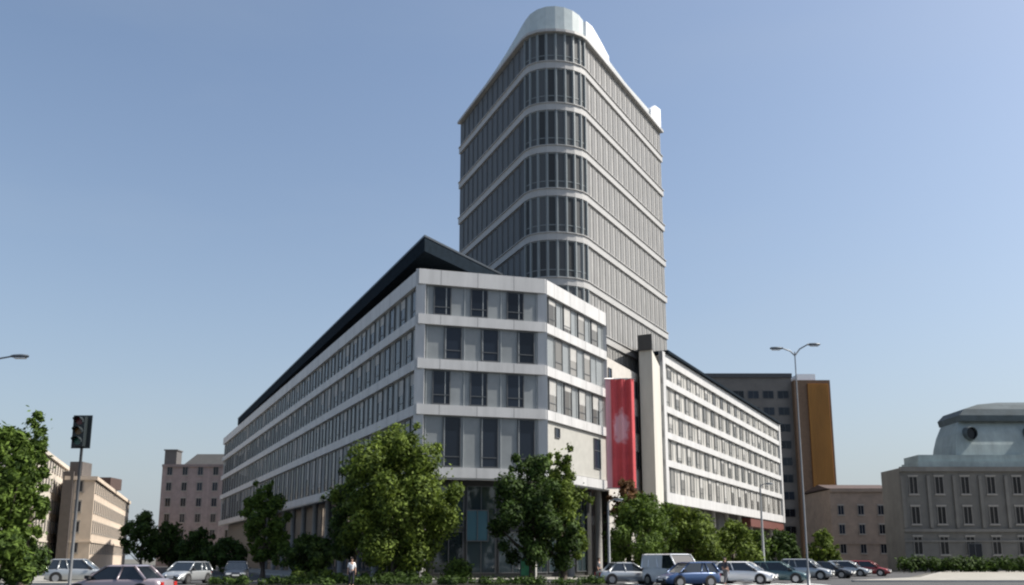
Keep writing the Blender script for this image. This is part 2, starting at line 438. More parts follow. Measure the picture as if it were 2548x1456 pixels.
mb = MB(); strip_var(mb, [tr+(re_-tr)*t for t in (.835, .9, .985)], HT+.15, [1.3, 2.5, 2.9], -.1, .3); mb.build('white_screen', WS, tw)
mb = MB(); cpt = (le+tr+re_+tl)/4+Vector((1, 4)); mb.box((cpt.x-3, cpt.y-3, HT), (cpt.x+4, cpt.y+5, HT+2.4)); mb.build('plant_room', mat('plant_grey', (.3, .31, .32), .6), tw)

# ================================================================== RIGHT WING
wg = empty('office_wing', (0, 0, 0), label='lower white banded office wing with bare grey stair shaft, right of the red banner', cat='building')
wa = Vector((WA.x, WA.y)); wb = Vector((WB.x, WB.y)); f2 = Fac(wa, wb)
mb = MB(); mb.prism([wa, wb, wb+Vector((-8, 5)), wa+Vector((-3, 10))], 8.25, H-.1); wgw = mb
mb = MB(); pin = [wa-f2.n*1.6, wb-f2.n*1.6]
mb.prism(pin+[wb+Vector((-8, 5)), wa+Vector((-3, 10))], 0, 8.25); mb.build('shopfront_wall', MATS['shop_dark'], wg)
zw = [8.6, 12.6, 15.9, 19.0, 22.2, H-.35]
for i, z in enumerate(zw):
    hh = .38 if 0 < i < 5 else .6
    mb = MB(); strip(mb, [wa, wb], z-hh, z+hh, -.05, .34); mb.build('floor_band', CLAD, wg)
for s0, s1 in ((0, .95), (f2.L-1.1, f2.L)):
    mb = MB(); f2.box(mb, s0, s1, 8.0, H+.3, .02, .42); mb.build('corner_post', CLAD, wg)
ww = []
for li in range(5):
    z0 = zw[li]+(.6 if li == 0 else .38); z1 = zw[li+1]-(.6 if li == 4 else .38); h = z1-z0-.12
    me = win_mesh(1.55, h, [BLG, FRAME], key='w', hsplit=.25)
    s0 = 1.6 if li % 2 else 2.6
    while s0 < f2.L-3: ww.append((f2, s0, z0+.06, vary(1.55, h, [BLG, FRAME], RW, key='w', hsplit=.25), .02)); s0 += 4.1
place_windows(wg, ww, 100)
mb = MB(); s0 = 1.2
while s0 < f2.L-1.3:
    for li in range(5): f2.box(mb, s0, s0+.05, zw[li]+.62, zw[li+1]-.62, 0, .07)
    s0 += 1.37
off = len(wgw.v); wgw.v += mb.v; wgw.f += [tuple(i+off for i in f) for f in mb.f]; wgw.m += [1]*len(mb.f); wgw.sm += mb.sm
wgw.build('wall', [PANELW, JNT], wg)
for k in range(10):
    c = MB(); p = f2.pt(1+k*(f2.L-2)/9, -.55); c.tube([(p.x, p.y, 0), (p.x, p.y, 8.2)], .32, 12); c.build('column', MATS['column_concrete'], wg)
fi = Fac(*pin)
for k in range(18):
    me = win_mesh(2.6, 3.4, [GSH, FRAME], key='s2', split=1)
    o = bpy.data.objects.new('shop_window', me); col.objects.link(o); o.parent = wg; o.location = fi.pt(.6+3.6*k, .03, .5); o.rotation_euler.z = fi.rz
mb = MB(); f2.box(mb, f2.L*.62, f2.L-.3, 6.6, 7.9, -1.2, .15); mb.build('fascia_sign', mat('maroon_sign', (.10, .03, .022), .6), wg)
mb = MB(); f2.box(mb, 1.2, f2.L-.4, H+.3, H+.62, -1.4, .75); r_ = mb.build('roof_edge', SLATE, wg)
mb = MB(); f2.box(mb, 2.4, f2.L-1, H-.1, H+2.0, -7, -4.5); mb.build('roof_storey', SLATE, wg)
# stair shaft
S0 = atY(1590, 874, 96.5); sx = Vector((S0.x, S0.y)); HS = S0.z
sh = [sx, wa-f2.d*.02+f2.n*.0, wa+Vector((-2.6, 9.5)), sx+Vector((-.2, 9))]
SHM = mat('shaft_concrete', (.42, .41, .37), .8, var=.12, scale=.6, stretch=(1, 1, .25))
M0 = atY(1622, 874, 95.8); mx_ = Vector((M0.x, M0.y))
sh2 = [sx, mx_, Vector((wa.x-.02, wa.y-.3)), Vector((wa.x+.2, wa.y+3)), sx+Vector((.8, 6))]
mb = MB(); mb.prism(sh2, 0, HS); mb.build('stair_shaft', SHM, wg)
cc = sum(sh2, Vector((0, 0)))/5; mb = MB(); mb.prism([p+(p-cc).normalized()*.35 for p in sh2[:2]]+[sh2[2]+Vector((-.7, 0)), sh2[3]+Vector((-1.2, -.5)), sh2[4]], HS, HS+1.7); mb.build('shaft_cap', mat('cap_dark', (.045, .044, .042), .7), wg)

# link building between block and shaft: recessed pale facade carrying the banner
lk0 = Vector((C.x+.35, C.y+.8)); lk1 = Vector((sh2[0].x-.02, sh2[0].y+1.2))
lk = empty('link_building', (0, 0, 0), label='recessed pale link facade behind the red banner, between block and stair shaft', cat='building')
fk = Fac(lk0, lk1)
mb = MB(); mb.prism([lk0, lk1, lk1+Vector((1.5, 6)), lk0+Vector((2, 6))], 0, 21.5); mb.build('wall', mat('pale_stone', (.42, .40, .37), .7, var=.1), lk)
for z in (12.6, 16.4, 20.2):
    me = win_mesh(.9, 1.9, [GLS, FRAME], key='k')
    for s0 in (.35, fk.L-1.4):
        o = bpy.data.objects.new('window', me); col.objects.link(o); o.parent = lk; o.location = fk.pt(s0, .02, z-1.6); o.rotation_euler.z = fk.rz
# ---- red banner with pale lettering (unreadable in the photograph)
bx0 = atY(1506, 940, 86.8); bx1 = atY(1577, 940, 86.8); zt_, zb_ = atY(1545, 944, 86.8).z, atY(1545, 1214, 86.8).z
bn = empty('banner', (bx0.x, 86.8, zb_), label='tall red vertical banner with pale marks hanging between the block and the stair shaft', cat='banner')
bw, bh = bx1.x-bx0.x, zt_-zb_
REDM = mat('banner_red', (.47, .05, .058), .7, var=.2, scale=.5)
mb = MB(); N = 36
for i in range(N):                               # gently wavy cloth, with thickness
    x0, x1 = bw*i/N, bw*(i+1)/N
    y0, y1 = .11*math.sin(i*.55)*(.5+i/36), .11*math.sin((i+1)*.55)*(.5+(i+1)/36)
    mb.add([(x0, y0, 0), (x1, y1, 0), (x1, y1, bh), (x0, y0, bh), (x0, y0+.03, 0), (x1, y1+.03, 0), (x1, y1+.03, bh), (x0, y0+.03, bh)],
           [(0, 1, 2, 3), (5, 4, 7, 6), (0, 4, 5, 1), (3, 2, 6, 7)])
t_ = REDM.node_tree; b_ = t_.nodes['Principled BSDF']; src_ = b_.inputs['Base Color'].links[0].from_socket
def nd(op, a, b=None, c=None):
    n_ = t_.nodes.new('ShaderNodeMath'); n_.operation = op
    for i_, v_ in enumerate((a, b, c)):
        if v_ is None: continue
        if isinstance(v_, (int, float)): n_.inputs[i_].default_value = v_
        else: t_.links.new(v_, n_.inputs[i_])
    return n_.outputs[0]
tc_ = t_.nodes.new('ShaderNodeTexCoord'); se_ = t_.nodes.new('ShaderNodeSeparateXYZ'); t_.links.new(tc_.outputs['Object'], se_.inputs[0])
nz_ = t_.nodes.new('ShaderNodeTexNoise'); nz_.inputs['Scale'].default_value = 1.6; t_.links.new(tc_.outputs['Object'], nz_.inputs['Vector'])
ax_ = nd('DIVIDE', nd('SUBTRACT', se_.outputs[0], bw*.52), bw*.34); az_ = nd('DIVIDE', nd('SUBTRACT', se_.outputs[2], bh*.55), bh*.2)
rad_ = nd('SQRT', nd('ADD', nd('MULTIPLY', ax_, ax_), nd('MULTIPLY', az_, az_)))
patch_ = nd('MULTIPLY', nd('SUBTRACT', nd('ADD', 1.35, nd('MULTIPLY', nz_.outputs[0], -.9)), rad_), 3.0)
edge_ = nd('MULTIPLY', nd('SUBTRACT', bw*.2, se_.outputs[0]), 8.0)
fac_ = nd('MULTIPLY', nd('MINIMUM', nd('MAXIMUM', nd('MAXIMUM', patch_, edge_), 0), 1), .75)
mx_n = t_.nodes.new('ShaderNodeMix'); mx_n.data_type = 'RGBA'; t_.links.new(fac_, mx_n.inputs[0]); t_.links.new(src_, mx_n.inputs[6]); mx_n.inputs[7].default_value = (.66, .40, .44, 1)
t_.links.new(mx_n.outputs[2], b_.inputs['Base Color'])
mb.build('cloth', REDM, bn)
mb = MB(); mb.tube([(-.1, 0, bh+.05), (bw+.1, 0, bh+.05)], .06, 8); mb.tube([(-.1, 0, -.05), (bw+.1, 0, -.05)], .05, 8)
for x in (.2, bw-.2): mb.tube([(x, 0, bh+.05), (x, 3.0, bh+.05)], .035, 6)
mb.build('banner_rail', mat('steel', (.35, .35, .36), .4, metal=.8), bn)

# ================================================================== OTHER BUILDINGS
def house(name, label, pts, z1, wm, rows, facs, z0=2.6, roofh=0, roofm=None, cornice=True, wsize=(1.1, 1.8), pitch=2.6, sto=3.4, gl=None, cap=100, groundh=0):
    """pts: footprint, facs: indices i of walls pts[i]->pts[i+1] that show (left to right from the street)."""
    root = empty(name, (0, 0, 0), label=label, cat='building')
    pts = [Vector((p[0], p[1])) for p in pts]
    mb = MB(); mb.prism(pts, 0, z1); mb.build('wall', wm, root)
    L = []; me = win_mesh(wsize[0], wsize[1], [gl or GLS, mat('window_frame_pale', (.20, .19, .18), .6), mat('sill_stone', (.25, .235, .215), .8)], key='h', split=1 if wsize[0] > .9 else 0, sill=True)
    for i in facs:
        fa = Fac(pts[i], pts[(i+1) % len(pts)]); n = max(1, int((fa.L-.8)/pitch)); st = fa.L/n
        for r in range(rows):
            for k in range(n):
                s0 = (k+.5)*st-wsize[0]/2; z = z0+r*sto
                if z+wsize[1] > z1-.4: continue
                L.append((fa, s0, z, me, .0))
    place_windows(root, L, cap);
    if cornice:
        mb = MB(); ii = list(facs)
        strip(mb, [pts[j % len(pts)] for j in range(ii[0], ii[-1]+2)], z1-.45, z1+.15, -.05, .35)
        if z1 > 9: strip(mb, [pts[j % len(pts)] for j in range(ii[0], ii[-1]+2)], 4.2+z0-2.6, 4.45+z0-2.6, -.02, .16)
        mb.build('cornice', wm, root)
    if roofh:
        n = len(pts); c = sum(pts, Vector((0, 0)))/n; mb = MB()
        vs = [(p.x+(p.x-c.x)*.03, p.y+(p.y-c.y)*.03, z1+.15) for p in pts]+[(c.x+(p.x-c.x)*.45, c.y+(p.y-c.y)*.45, z1+.15+roofh) for p in pts]
        mb.add(vs, [tuple(range(n-1, -1, -1)), tuple(range(n, 2*n))]+[(i, (i+1) % n, n+(i+1) % n, n+i) for i in range(n)])
        mb.build('roof', roofm, root)
    return root
BEIGE = mat('beige_render', (.47, .43, .37), .85, var=.12, scale=.6, bump=.1)
CREAM = mat('cream_render', (.52, .435, .35), .85, var=.1, scale=.5, bump=.1)
BROWN = mat('brown_brick', (.25, .205, .20), .85, var=.18, scale=.8); add_brick_lines(BROWN, .5, .16, .75)
TILE = mat('roof_tile', (.07, .045, .038), .8, var=.25, scale=3)
STONE = mat('grey_stone', (.15, .145, .135), .85, var=.18, scale=.5, bump=.2, bscale=3); add_brick_lines(STONE, 1.6, .6, .8)
# left street: beige house (lit side runs away up the street)
HB = 17.5
b0 = atH(70, 1092, HB); b1 = atH(170, 1166, HB)
house('beige_house', 'beige rendered house partly behind the leaning tree at the far left', [b0, b1, (b1.x-25, b1.y+2), (b0.x-25, b0.y-3)], HB, BEIGE, 5, [0], wsize=(1.1, 1.7), pitch=2.7, sto=3.2)
HC_ = 14.5
g0 = atH(172, 1160, HC_+2); g1 = atH(240, 1186, HC_)
c0 = atH(238, 1188, HC_); c1_ = atH(322, 1250, HC_)
hs = house('cream_house', 'sunlit cream house with grey end wall and dark rooftop dormer beyond the traffic signal', [(c0.x-4.6, c0.y-.5), c0, c1_, (c1_.x-18, c1_.y)], HC_, CREAM, 4, [0, 1], wsize=(1.0, 1.7), pitch=2.8, sto=3.2)
mb = MB(); q = atH(268, 1205, HC_+1.2); mb.box((q.x-2.0, q.y-2.5, HC_+.15), (q.x+1.6, q.y+2.5, HC_+2.3)); dm = mb.build('dormer', TILE, hs)
mb = MB(); mb.box((c0.x-4.6, c0.y+.6, HC_+.15), (c0.x-2.6, c0.y+4, HC_+2.6)); mb.build('stair_head', mat('end_wall_dark', (.10, .09, .085), .9), hs)
mb = MB(); mb.box((c0.x-4.9, c0.y-.75, 0), (c0.x-3.2, c0.y-.55, HC_+.9)); mb.build('end_shade_strip', MATS['end_wall_dark'], hs)  # dark strip: the shaded recess at this end, put into its colour
# brown house closing the street
HD = 22.4
e0 = atH(408, 1148, HD); e1 = atH(566, 1146, HD); e0.y = e1.y = 205
e0.x = gx(398, 205, 1250); e1.x = gx(590, 205, 1250)
bh_ = house('brown_house', 'dusky pink brick house with dark roof and chimney closing the left street', [(e0.x-.5, 225), e0, e1, (e1.x, 225)], HD, BROWN, 6, [1], wsize=(1.2, 1.9), pitch=3.2, sto=3.5)
mb = MB(); mb.add([(e0.x+4.6, 205.5, HD+.15), (e1.x, 205.5, HD+.15), (e1.x, 224, HD+.15), (e0.x+4.6, 224, HD+.15), (e0.x+6.6, 208, HD+2.8), (e1.x-2.5, 208, HD+2.8), (e1.x-2.5, 221, HD+2.8), (e0.x+6.6, 221, HD+2.8)],
   [(0, 1, 5, 4), (1, 2, 6, 5), (2, 3, 7, 6), (3, 0, 4, 7), (4, 5, 6, 7)])
mb.build('roof', mat('roof_grey', (.06, .06, .06), .8), bh_)
mb = MB(); mb.box((e0.x+.2, 205.3, HD+.15), (e0.x+2.9, 208.5, HD+3.3)); mb.box((e0.x+.0, 205.1, HD+3.3), (e0.x+3.1, 208.7, HD+3.55)); mb.build('chimney', mat('chimney_grey', (.10, .095, .095), .9), bh_)

# dark building behind the wing with orange bay
HX = atY(1975, 940, 190).z
xo = empty('dark_building', (0, 0, 0), label='tall flat-roofed dark grey building with orange fin-clad end, behind the white wing', cat='building')
x0, x1 = gx(1780, 190, 940), gx(1978, 190, 1100); x2 = gx(2062, 190, 1000)
DARKG = mat('dark_grey_facade', (.12, .112, .104), .7, var=.25, scale=.25)
mb = MB(); mb.box((x0-10, 190, 0), (x1, 215, HX)); mb.build('wall', DARKG, xo)
fx = Fac((x0-10, 190), (x1, 190)); L = []
me = win_mesh(2.3, 1.7, [GLS, FRAME], key='x', split=1)
for r in range(10):
    for k in range(8): L.append((fx, 1.0+k*3.15, 3+3.55*r, me, 0))
place_windows(xo, L, 100)
mb = MB(); mb.box((x0-10.1, 189.7, HX), (x1+.1, 215, HX+.9)); mb.build('parapet', mat('parapet_dark', (.05, .052, .056), .7), xo)
ORG = mat('orange_cladding', (.36, .17, .035), .6, var=.2, scale=.4, stretch=(1, 1, .2))
BRD = mat('brown_cladding', (.14, .085, .05), .7, var=.2)
zo = HX-.8; wdt = x2-x1
bay = MB(); bay.box((x1+.02, 188.5, 0), (x2, 212, zo)); bo = bay.build('orange_bay', BRD, xo)
mb = MB(); n = 13
for k in range(n):
    xx = x1+wdt*.38+k*wdt*.56/n
    mb.box((xx, 188.0, 6.5), (xx+wdt*.56/n*.55, 188.5, zo-.8))
mb.build('orange_fins', ORG, bo)
mb = MB(); mb.box((x1+wdt*.36, 188.38, 6.5), (x1+wdt*.95, 188.498, zo-.8)); mb.build('orange_panel', mat('orange_deep', (.20, .085, .02), .6), bo)
mb = MB(); mb.box((x1+wdt*.15, 189.5, zo), (x1+wdt*.65, 194, zo+1.5)); mb.build('white_plant_box', WS, xo)

# low brown houses, right of dark building
HL = atY(2140, 1218, 165).z
lb = house('low_brown_house', 'low brown brick house between the orange bay and the domed building', [(gx(2066, 165, 1250), 165), (gx(2215, 165, 1250), 165), (gx(2215, 165, 1250), 180), (gx(2066, 165, 1250), 180)], HL, mat('red_brown_brick', (.23, .18, .145), .85, var=.2, scale=.6), 3, [0], roofh=.0, pitch=2.7, wsize=(1.1, 1.7))
mb = MB(); xa, xb = gx(2060, 165, 1250), gx(2220, 165, 1250)
mb.add([(xa, 164.6, HL+.15), (xb, 164.6, HL+.15), (xb, 180, HL+.15), (xa, 180, HL+.15), (xa, 170, HL+1.2), (xb, 170, HL+1.2)], [(0, 1, 5, 4), (1, 2, 5), (3, 4, 5, 2), (0, 4, 3)]); mb.build('roof', TILE, lb)

# grand domed stone building, right edge
YD = 120; HG = atY(2400, 1165, YD).z
gx0 = gx(2246, YD, 1280); gx1 = gx0+34
gr = house('domed_stone_building', 'grand grey stone building with green mansard dome at the right edge', [(gx0, YD+6), (gx0, YD), (gx1, YD), (gx1, YD+26)], HG, STONE, 3, [1], z0=2.2, wsize=(1.15, 2.3), pitch=3.3, sto=3.9, gl=glass('old_glass', (.02, .02, .02), .5, spec=.15, var=.3))
fg = Fac((gx0, YD), (gx1, YD))
mb = MB()
for k in range(11): fg.box(mb, .05+k*3.4, .45+k*3.4, 5.6, HG-1.0, .0, .22)
fg.box(mb, 0, fg.L, .0, 1.3, .0, .25); fg.box(mb, 0, fg.L, 5.1, 5.5, 0, .3); mb.build('pilasters', STONE, gr)
for k in range(3):
    me = win_mesh(1.8, 3.6, [GLS, FRAME], key='door', split=1); o = bpy.data.objects.new('door', me); col.objects.link(o); o.parent = gr; o.location = fg.pt(8+k*7.3, .26, .02)
COP = mat('copper_green', (.23, .28, .285), .8, var=.2, scale=.8, stretch=(1, 1, .3))
COPD = mat('copper_dark', (.055, .075, .085), .85, var=.25, scale=.8)
mb = MB()                                        # low attic step
xs = gx(2290, YD, 1140); mb.box((xs, YD+.8, HG+.15), (gx1, YD+6, HG+1.0)); mb.box((xs+.3, YD+1.2, HG+1.0), (gx1, YD+5.8, HG+1.9)); mb.build('attic', COP, gr)
# mansard: stepped profile, rounded shoulders
xl = gx(2392, YD, 1080); xr = xl+30
prof = [(0, 1.9), (.25, 3.4), (.7, 5.0), (1.3, 6.4), (1.9, 7.4)]
mb = MB(); top = []
for (ins, z) in prof: top.append([(xl+ins, YD+2+ins, HG+z), (xr-ins, YD+2+ins, HG+z), (xr-ins, YD+9-ins*.3, HG+z), (xl+ins, YD+9-ins*.3, HG+z)])
for a, b in zip(top, top[1:]):
    mb.add(a+b, [(0, 1, 5, 4), (1, 2, 6, 5), (2, 3, 7, 6), (3, 0, 4, 7)])
dome = mb.build('mansard_roof', COP, gr)
mb = MB(); prof2 = [(1.4, 6.9), (1.2, 7.7), (2.1, 8.6), (4.5, 9.4), (8, 9.9), (12, 10.2)]; top = []
for (ins, z) in prof2: top.append([(xl+ins, YD+2+ins*.4, HG+z-.25), (xr-ins, YD+2+ins*.4, HG+z-.25), (xr-ins, YD+9, HG+z-.25), (xl+ins, YD+9, HG+z-.25)])
for a, b in zip(top, top[1:]):
    mb.add(a+b, [(0, 1, 5, 4), (1, 2, 6, 5), (2, 3, 7, 6), (3, 0, 4, 7)])
mb.add(top[-1], [(0, 1, 2, 3)]); mb.build('dark_crest', COPD, dome)
for k in range(2):
    cxx = gx(2436, YD, 1080)+k*8.2; mb = MB(); n = 20
    ring = lambda rr, y: [(cxx+rr*math.cos(2*math.pi*i/n), y, HG+4.9+rr*1.15*math.sin(2*math.pi*i/n)) for i in range(n)]
    o1, o2, i1, i2_ = ring(.85, YD+2.25), ring(.85, YD+5), ring(.72, YD+1.7), ring(.75, YD+2.2)
    fs = []
    for i in range(n):
        j = (i+1) % n; fs += [(i, j, n+j, n+i), (i, 2*n+i, 2*n+j, j), (2*n+i, 3*n+i, 3*n+j, 2*n+j)]
    mb.add(o1+o2+i1+i2_, fs, 0); dd = mb.build('dormer', COPD, dome)
    mb = MB(); mb.add(ring(.76, YD+2.15), [tuple(range(n))]); mb.build('round_window', GLS, dd)

# ================================================================== TREES
BARK = mat('bark', (.07, .055, .042), .95, var=.3, scale=6, stretch=(1, 1, .3), bump=.5)
LEAF = [leafmat('leaf_mid', (.014, .034, .005), (.13, .20, .03)), leafmat('leaf_olive', (.018, .036, .005), (.165, .225, .032)),
        leafmat('leaf_dark', (.008, .02, .005), (.07, .12, .02)), leafmat('leaf_russet', (.06, .028, .014), (.17, .09, .035))]
def foliage(lobes, n, size, rng):
    mb = MB(); tot = sum(l[3]**2 for l in lobes)
    for (x, y, z, r) in lobes:
        k = int(n*r*r/tot)
        for _ in range(k):
            u = Vector((rng.gauss(0, 1), rng.gauss(0, 1), rng.gauss(0, 1))).normalized()
            rr = r*(rng.random()**.35)*(1+.18*rng.gauss(0, 1)*.6)
            c = Vector((x, y, z))+u*rr*Vector((1, 1, .8)).length/1.6
            nn_ = (u+Vector((rng.gauss(0, .55), rng.gauss(0, .55), rng.gauss(0, .55)+.35))).normalized()
            t = nn_.cross(Vector((rng.gauss(0, 1), rng.gauss(0, 1), rng.gauss(0, 1)))).normalized(); w = nn_.cross(t)
            s = size*rng.uniform(.4, 1.5)
            mb.add([c-t*s, c+w*s*.5-nn_*s*.12, c+t*s, c-w*s*.5-nn_*s*.12], [(0, 1, 2, 3)])
    zs = [l[2] for l in lobes]; xs_ = [l[0] for l in lobes]
    for _ in range(int(n*.16)):                   # loose leaves and twigs between the clumps
        a, b = rng.choice(lobes), rng.choice(lobes); t = rng.uniform(.2, .8)
        if abs(a[2]-b[2]) > (max(zs)-min(zs))*.4: continue
        c = Vector(a[:3]).lerp(Vector(b[:3]), t)*1.0+Vector((rng.gauss(0, .25), rng.gauss(0, .25), rng.gauss(0, .25)))
        nn_ = Vector((rng.gauss(0, 1), rng.gauss(0, 1), rng.gauss(0, 1))).normalized(); t_2 = nn_.orthogonal().normalized(); w = nn_.cross(t_2)
        s = size*rng.uniform(.4, 1.3); mb.add([c-t_2*s, c+w*s*.5, c+t_2*s, c-w*s*.5], [(0, 1, 2, 3)])
    return mb
def tree(name, label, px, Y, top, hw, seed, lf=0, n=6500, crown0=.3, group='street trees around the office block', lean=0, size=.2, z0=0):
    rng = random.Random(seed); x = gx(px, Y, (top+1390)/2); h = atY(px, top, Y).z; rad = hw*Y/FPX
    root = empty(name, (x, Y, z0), rng.uniform(0, 0), label=label, cat='tree', group=group)
    zc0 = h*crown0; hc = h-zc0
    lobes = []
    nl_ = 28
    for i in range(nl_):
        t = (i+.5)/nl_; z = zc0+hc*(.08+.84*t)
        prof_ = max(0, math.sin(math.pi*(.2+.8*t)**.95))**.6 if t < .93 else .3
        a = i*2.399+rng.uniform(-.5, .5); rr = rad*prof_*rng.uniform(.3, .95)
        lr = rad*rng.uniform(.15, .37)*(1 if t < .8 else .75)
        lobes.append((math.cos(a)*rr+lean*z, math.sin(a)*rr, z, lr))
    for i in range(14):                            # stray sprigs that break up the outline
        a = rng.uniform(0, 6.28); t = rng.uniform(.2, 1.0); rr = rad*math.sin(math.pi*min(.97, .1+.8*t))*rng.uniform(.9, 1.08)
        lobes.append((math.cos(a)*rr, math.sin(a)*rr, zc0+hc*t*.97, rad*rng.uniform(.07, .16)))
    foliage(lobes, int(n*1.5), size*.8, rng).build('crown', LEAF[lf], root)
    mb = MB(); tr_ = .035*h*.55+.05
    mb.tube([(0, 0, -.1), (.02*h*.1, 0, zc0*.6), (lean*zc0, .05, zc0), (lean*h*.7, 0, zc0+hc*.65)], [tr_*1.25, tr_, tr_*.85, tr_*.25], 9)
    for i in range(9):
        l = lobes[int(rng.random()*22)]; zs = zc0*.75+hc*rng.uniform(0, .35)
        mb.tube([(lean*zs, 0, zs), ((l[0])*.5, l[1]*.5, (zs+l[2])/2-.1), (l[0], l[1], l[2])], [tr_*.45, tr_*.28, tr_*.1], 6)
    mb.build('trunk', BARK, root); return root
tree('broadleaf_tree', 'tall broadleaf tree cut by the left edge of the picture', 5, 46, 1040, 112, 1, 0, 13000, .02)
tree('broadleaf_tree', 'slim upright tree reaching highest at the far left, before the beige house', 80, 49, 990, 42, 2, 0, 4200, .08, size=.17)
tree('broadleaf_tree', 'low dark tree at the bottom left corner, at the foot of the tall left tree', 40, 52, 1330, 75, 31, 2, 3800, .1, size=.17)
tree('broadleaf_tree', 'pointed small tree standing right of the cream house', 355, 118, 1268, 48, 3, 2, 3400, .15, size=.26)
tree('broadleaf_tree', 'round dark tree in front of the brown house, left one', 425, 122, 1300, 48, 4, 2, 3200, .15, size=.26)
tree('broadleaf_tree', 'dark tree below the right part of the brown house', 492, 116, 1312, 50, 5, 2, 3200, .12, size=.26)
tree('broadleaf_tree', 'tree with low crown before the far end of the long white facade', 560, 106, 1340, 52, 6, 2, 3200, .1, size=.25)
tree('broadleaf_tree', 'medium tree standing alone before the middle of the long white facade', 660, 82, 1188, 66, 7, 0, 5800, .08, size=.2)
tree('broadleaf_tree', 'low tree between the medium tree and the big tree', 765, 76, 1330, 70, 8, 2, 3600, .08, size=.2)
tree('broadleaf_tree', 'biggest and tallest tree, left of the narrow white block end', 985, 64, 1048, 158, 9, 1, 19000, .08, size=.19)
tree('broadleaf_tree', 'tree with lower crown hugging the left side of the biggest tree', 885, 68, 1150, 85, 19, 2, 6000, .12, size=.19)
tree('broadleaf_tree', 'twin-topped tree before the right corner of the block, taller part', 1400, 66, 1105, 66, 10, 1, 6500, .12, size=.18)
tree('broadleaf_tree', 'leafy dark tree before the shopfront, just left of the grey pole', 1322, 65, 1120, 106, 11, 2, 10500, .08, size=.18)
tree('russet_tree', 'small russet-leaved tree directly below the red banner', 1562, 84, 1190, 48, 12, 3, 3200, .45, size=.2)
tree('broadleaf_tree', 'green tree below the stair shaft, right of the russet tree', 1600, 82, 1222, 92, 13, 0, 7400, .06, size=.2)
tree('broadleaf_tree', 'bright green tree before the left half of the white wing', 1722, 86, 1256, 86, 14, 1, 6800, .06, size=.21)
tree('broadleaf_tree', 'small tree before the right half of the white wing', 1822, 92, 1290, 66, 15, 1, 4400, .06, size=.22)
tree('broadleaf_tree', 'rounded tree filling the gap between stair shaft and wing trees', 1665, 90, 1246, 66, 25, 0, 4800, .06, size=.22)
tree('broadleaf_tree', 'low tree before the right end of the wing arcade', 1880, 100, 1316, 44, 26, 0, 2600, .06, size=.24)
tree('broadleaf_tree', 'thin olive tree right of the wing, before the dark building', 2046, 104, 1316, 40, 16, 1, 2400, .1, size=.24)
tree('broadleaf_tree', 'low dark tree at the foot of the dark building', 1945, 108, 1318, 46, 17, 2, 2600, .12, size=.24)

# shrubs and hedges
def hedge(name, label, cat, x0, x1, Y, d, h, seed, lf=1, n=2600, size=.13, group=None):
    rng = random.Random(seed); root = empty(name, ((x0+x1)/2, Y, .0), label=label, cat=cat, group=group); w = (x1-x0)/2
    k = max(4, int(w*2/.7)); lobes = [(-w+2*w*(i+.5)/k+rng.uniform(-.1, .1), rng.uniform(-d/3, d/3), h*rng.uniform(.42, .62), h*rng.uniform(.42, .55)) for i in range(k)]
    foliage(lobes, n, size, rng).build('foliage', LEAF[lf], root)
    mb = MB()
    for l in lobes[::2]: mb.tube([(l[0], l[1], -.02), (l[0]+.05, l[1], h*.6)], [.05, .02], 6)
    mb.build('stems', BARK, root)
hedge('hedge', 'low olive hedge under the biggest tree, left of the person in white', 'hedge', gx(730, 62), gx(858, 62), 62, 1.3, .9, 41, group='low hedges by the kerb')
hedge('hedge', 'low olive hedge under the biggest tree, right of the person in white', 'hedge', gx(895, 62), gx(1075, 62), 62, 1.3, .8, 42, 2, group='low hedges by the kerb')
hedge('shrub', 'bright green upright shrub before the dark shopfront', 'shrub', gx(1122, 64), gx(1158, 64), 64, .9, 1.7, 43, 0, 1300)
hedge('hedge', 'dark hedge along the foot of the domed building', 'hedge', gx(2240, 112), gx(2560, 112), 112, 1.6, 1.9, 44, 2, 5200, .2, group='low hedges by the kerb')

rngb = random.Random(5); bed = []
for i in range(130): bed.append((rngb.uniform(gx(520, 60), gx(1500, 60)), rngb.uniform(59.2, 61.6), rngb.uniform(.12, .3), rngb.uniform(.25, .42)))
mb = MB(); mb.box((gx(505, 60), 58.9, .001), (gx(1510, 60), 62.2, .08)); tag(mb.build('planting_bed', mat('dark_soil', (.03, .025, .02), .95)), kind='structure')
tag(foliage(bed, 9000, .11, rngb).build('ground_cover', LEAF[2]), 'dark leafy ground cover along the bottom edge before the block', 'ground cover', kind='stuff')
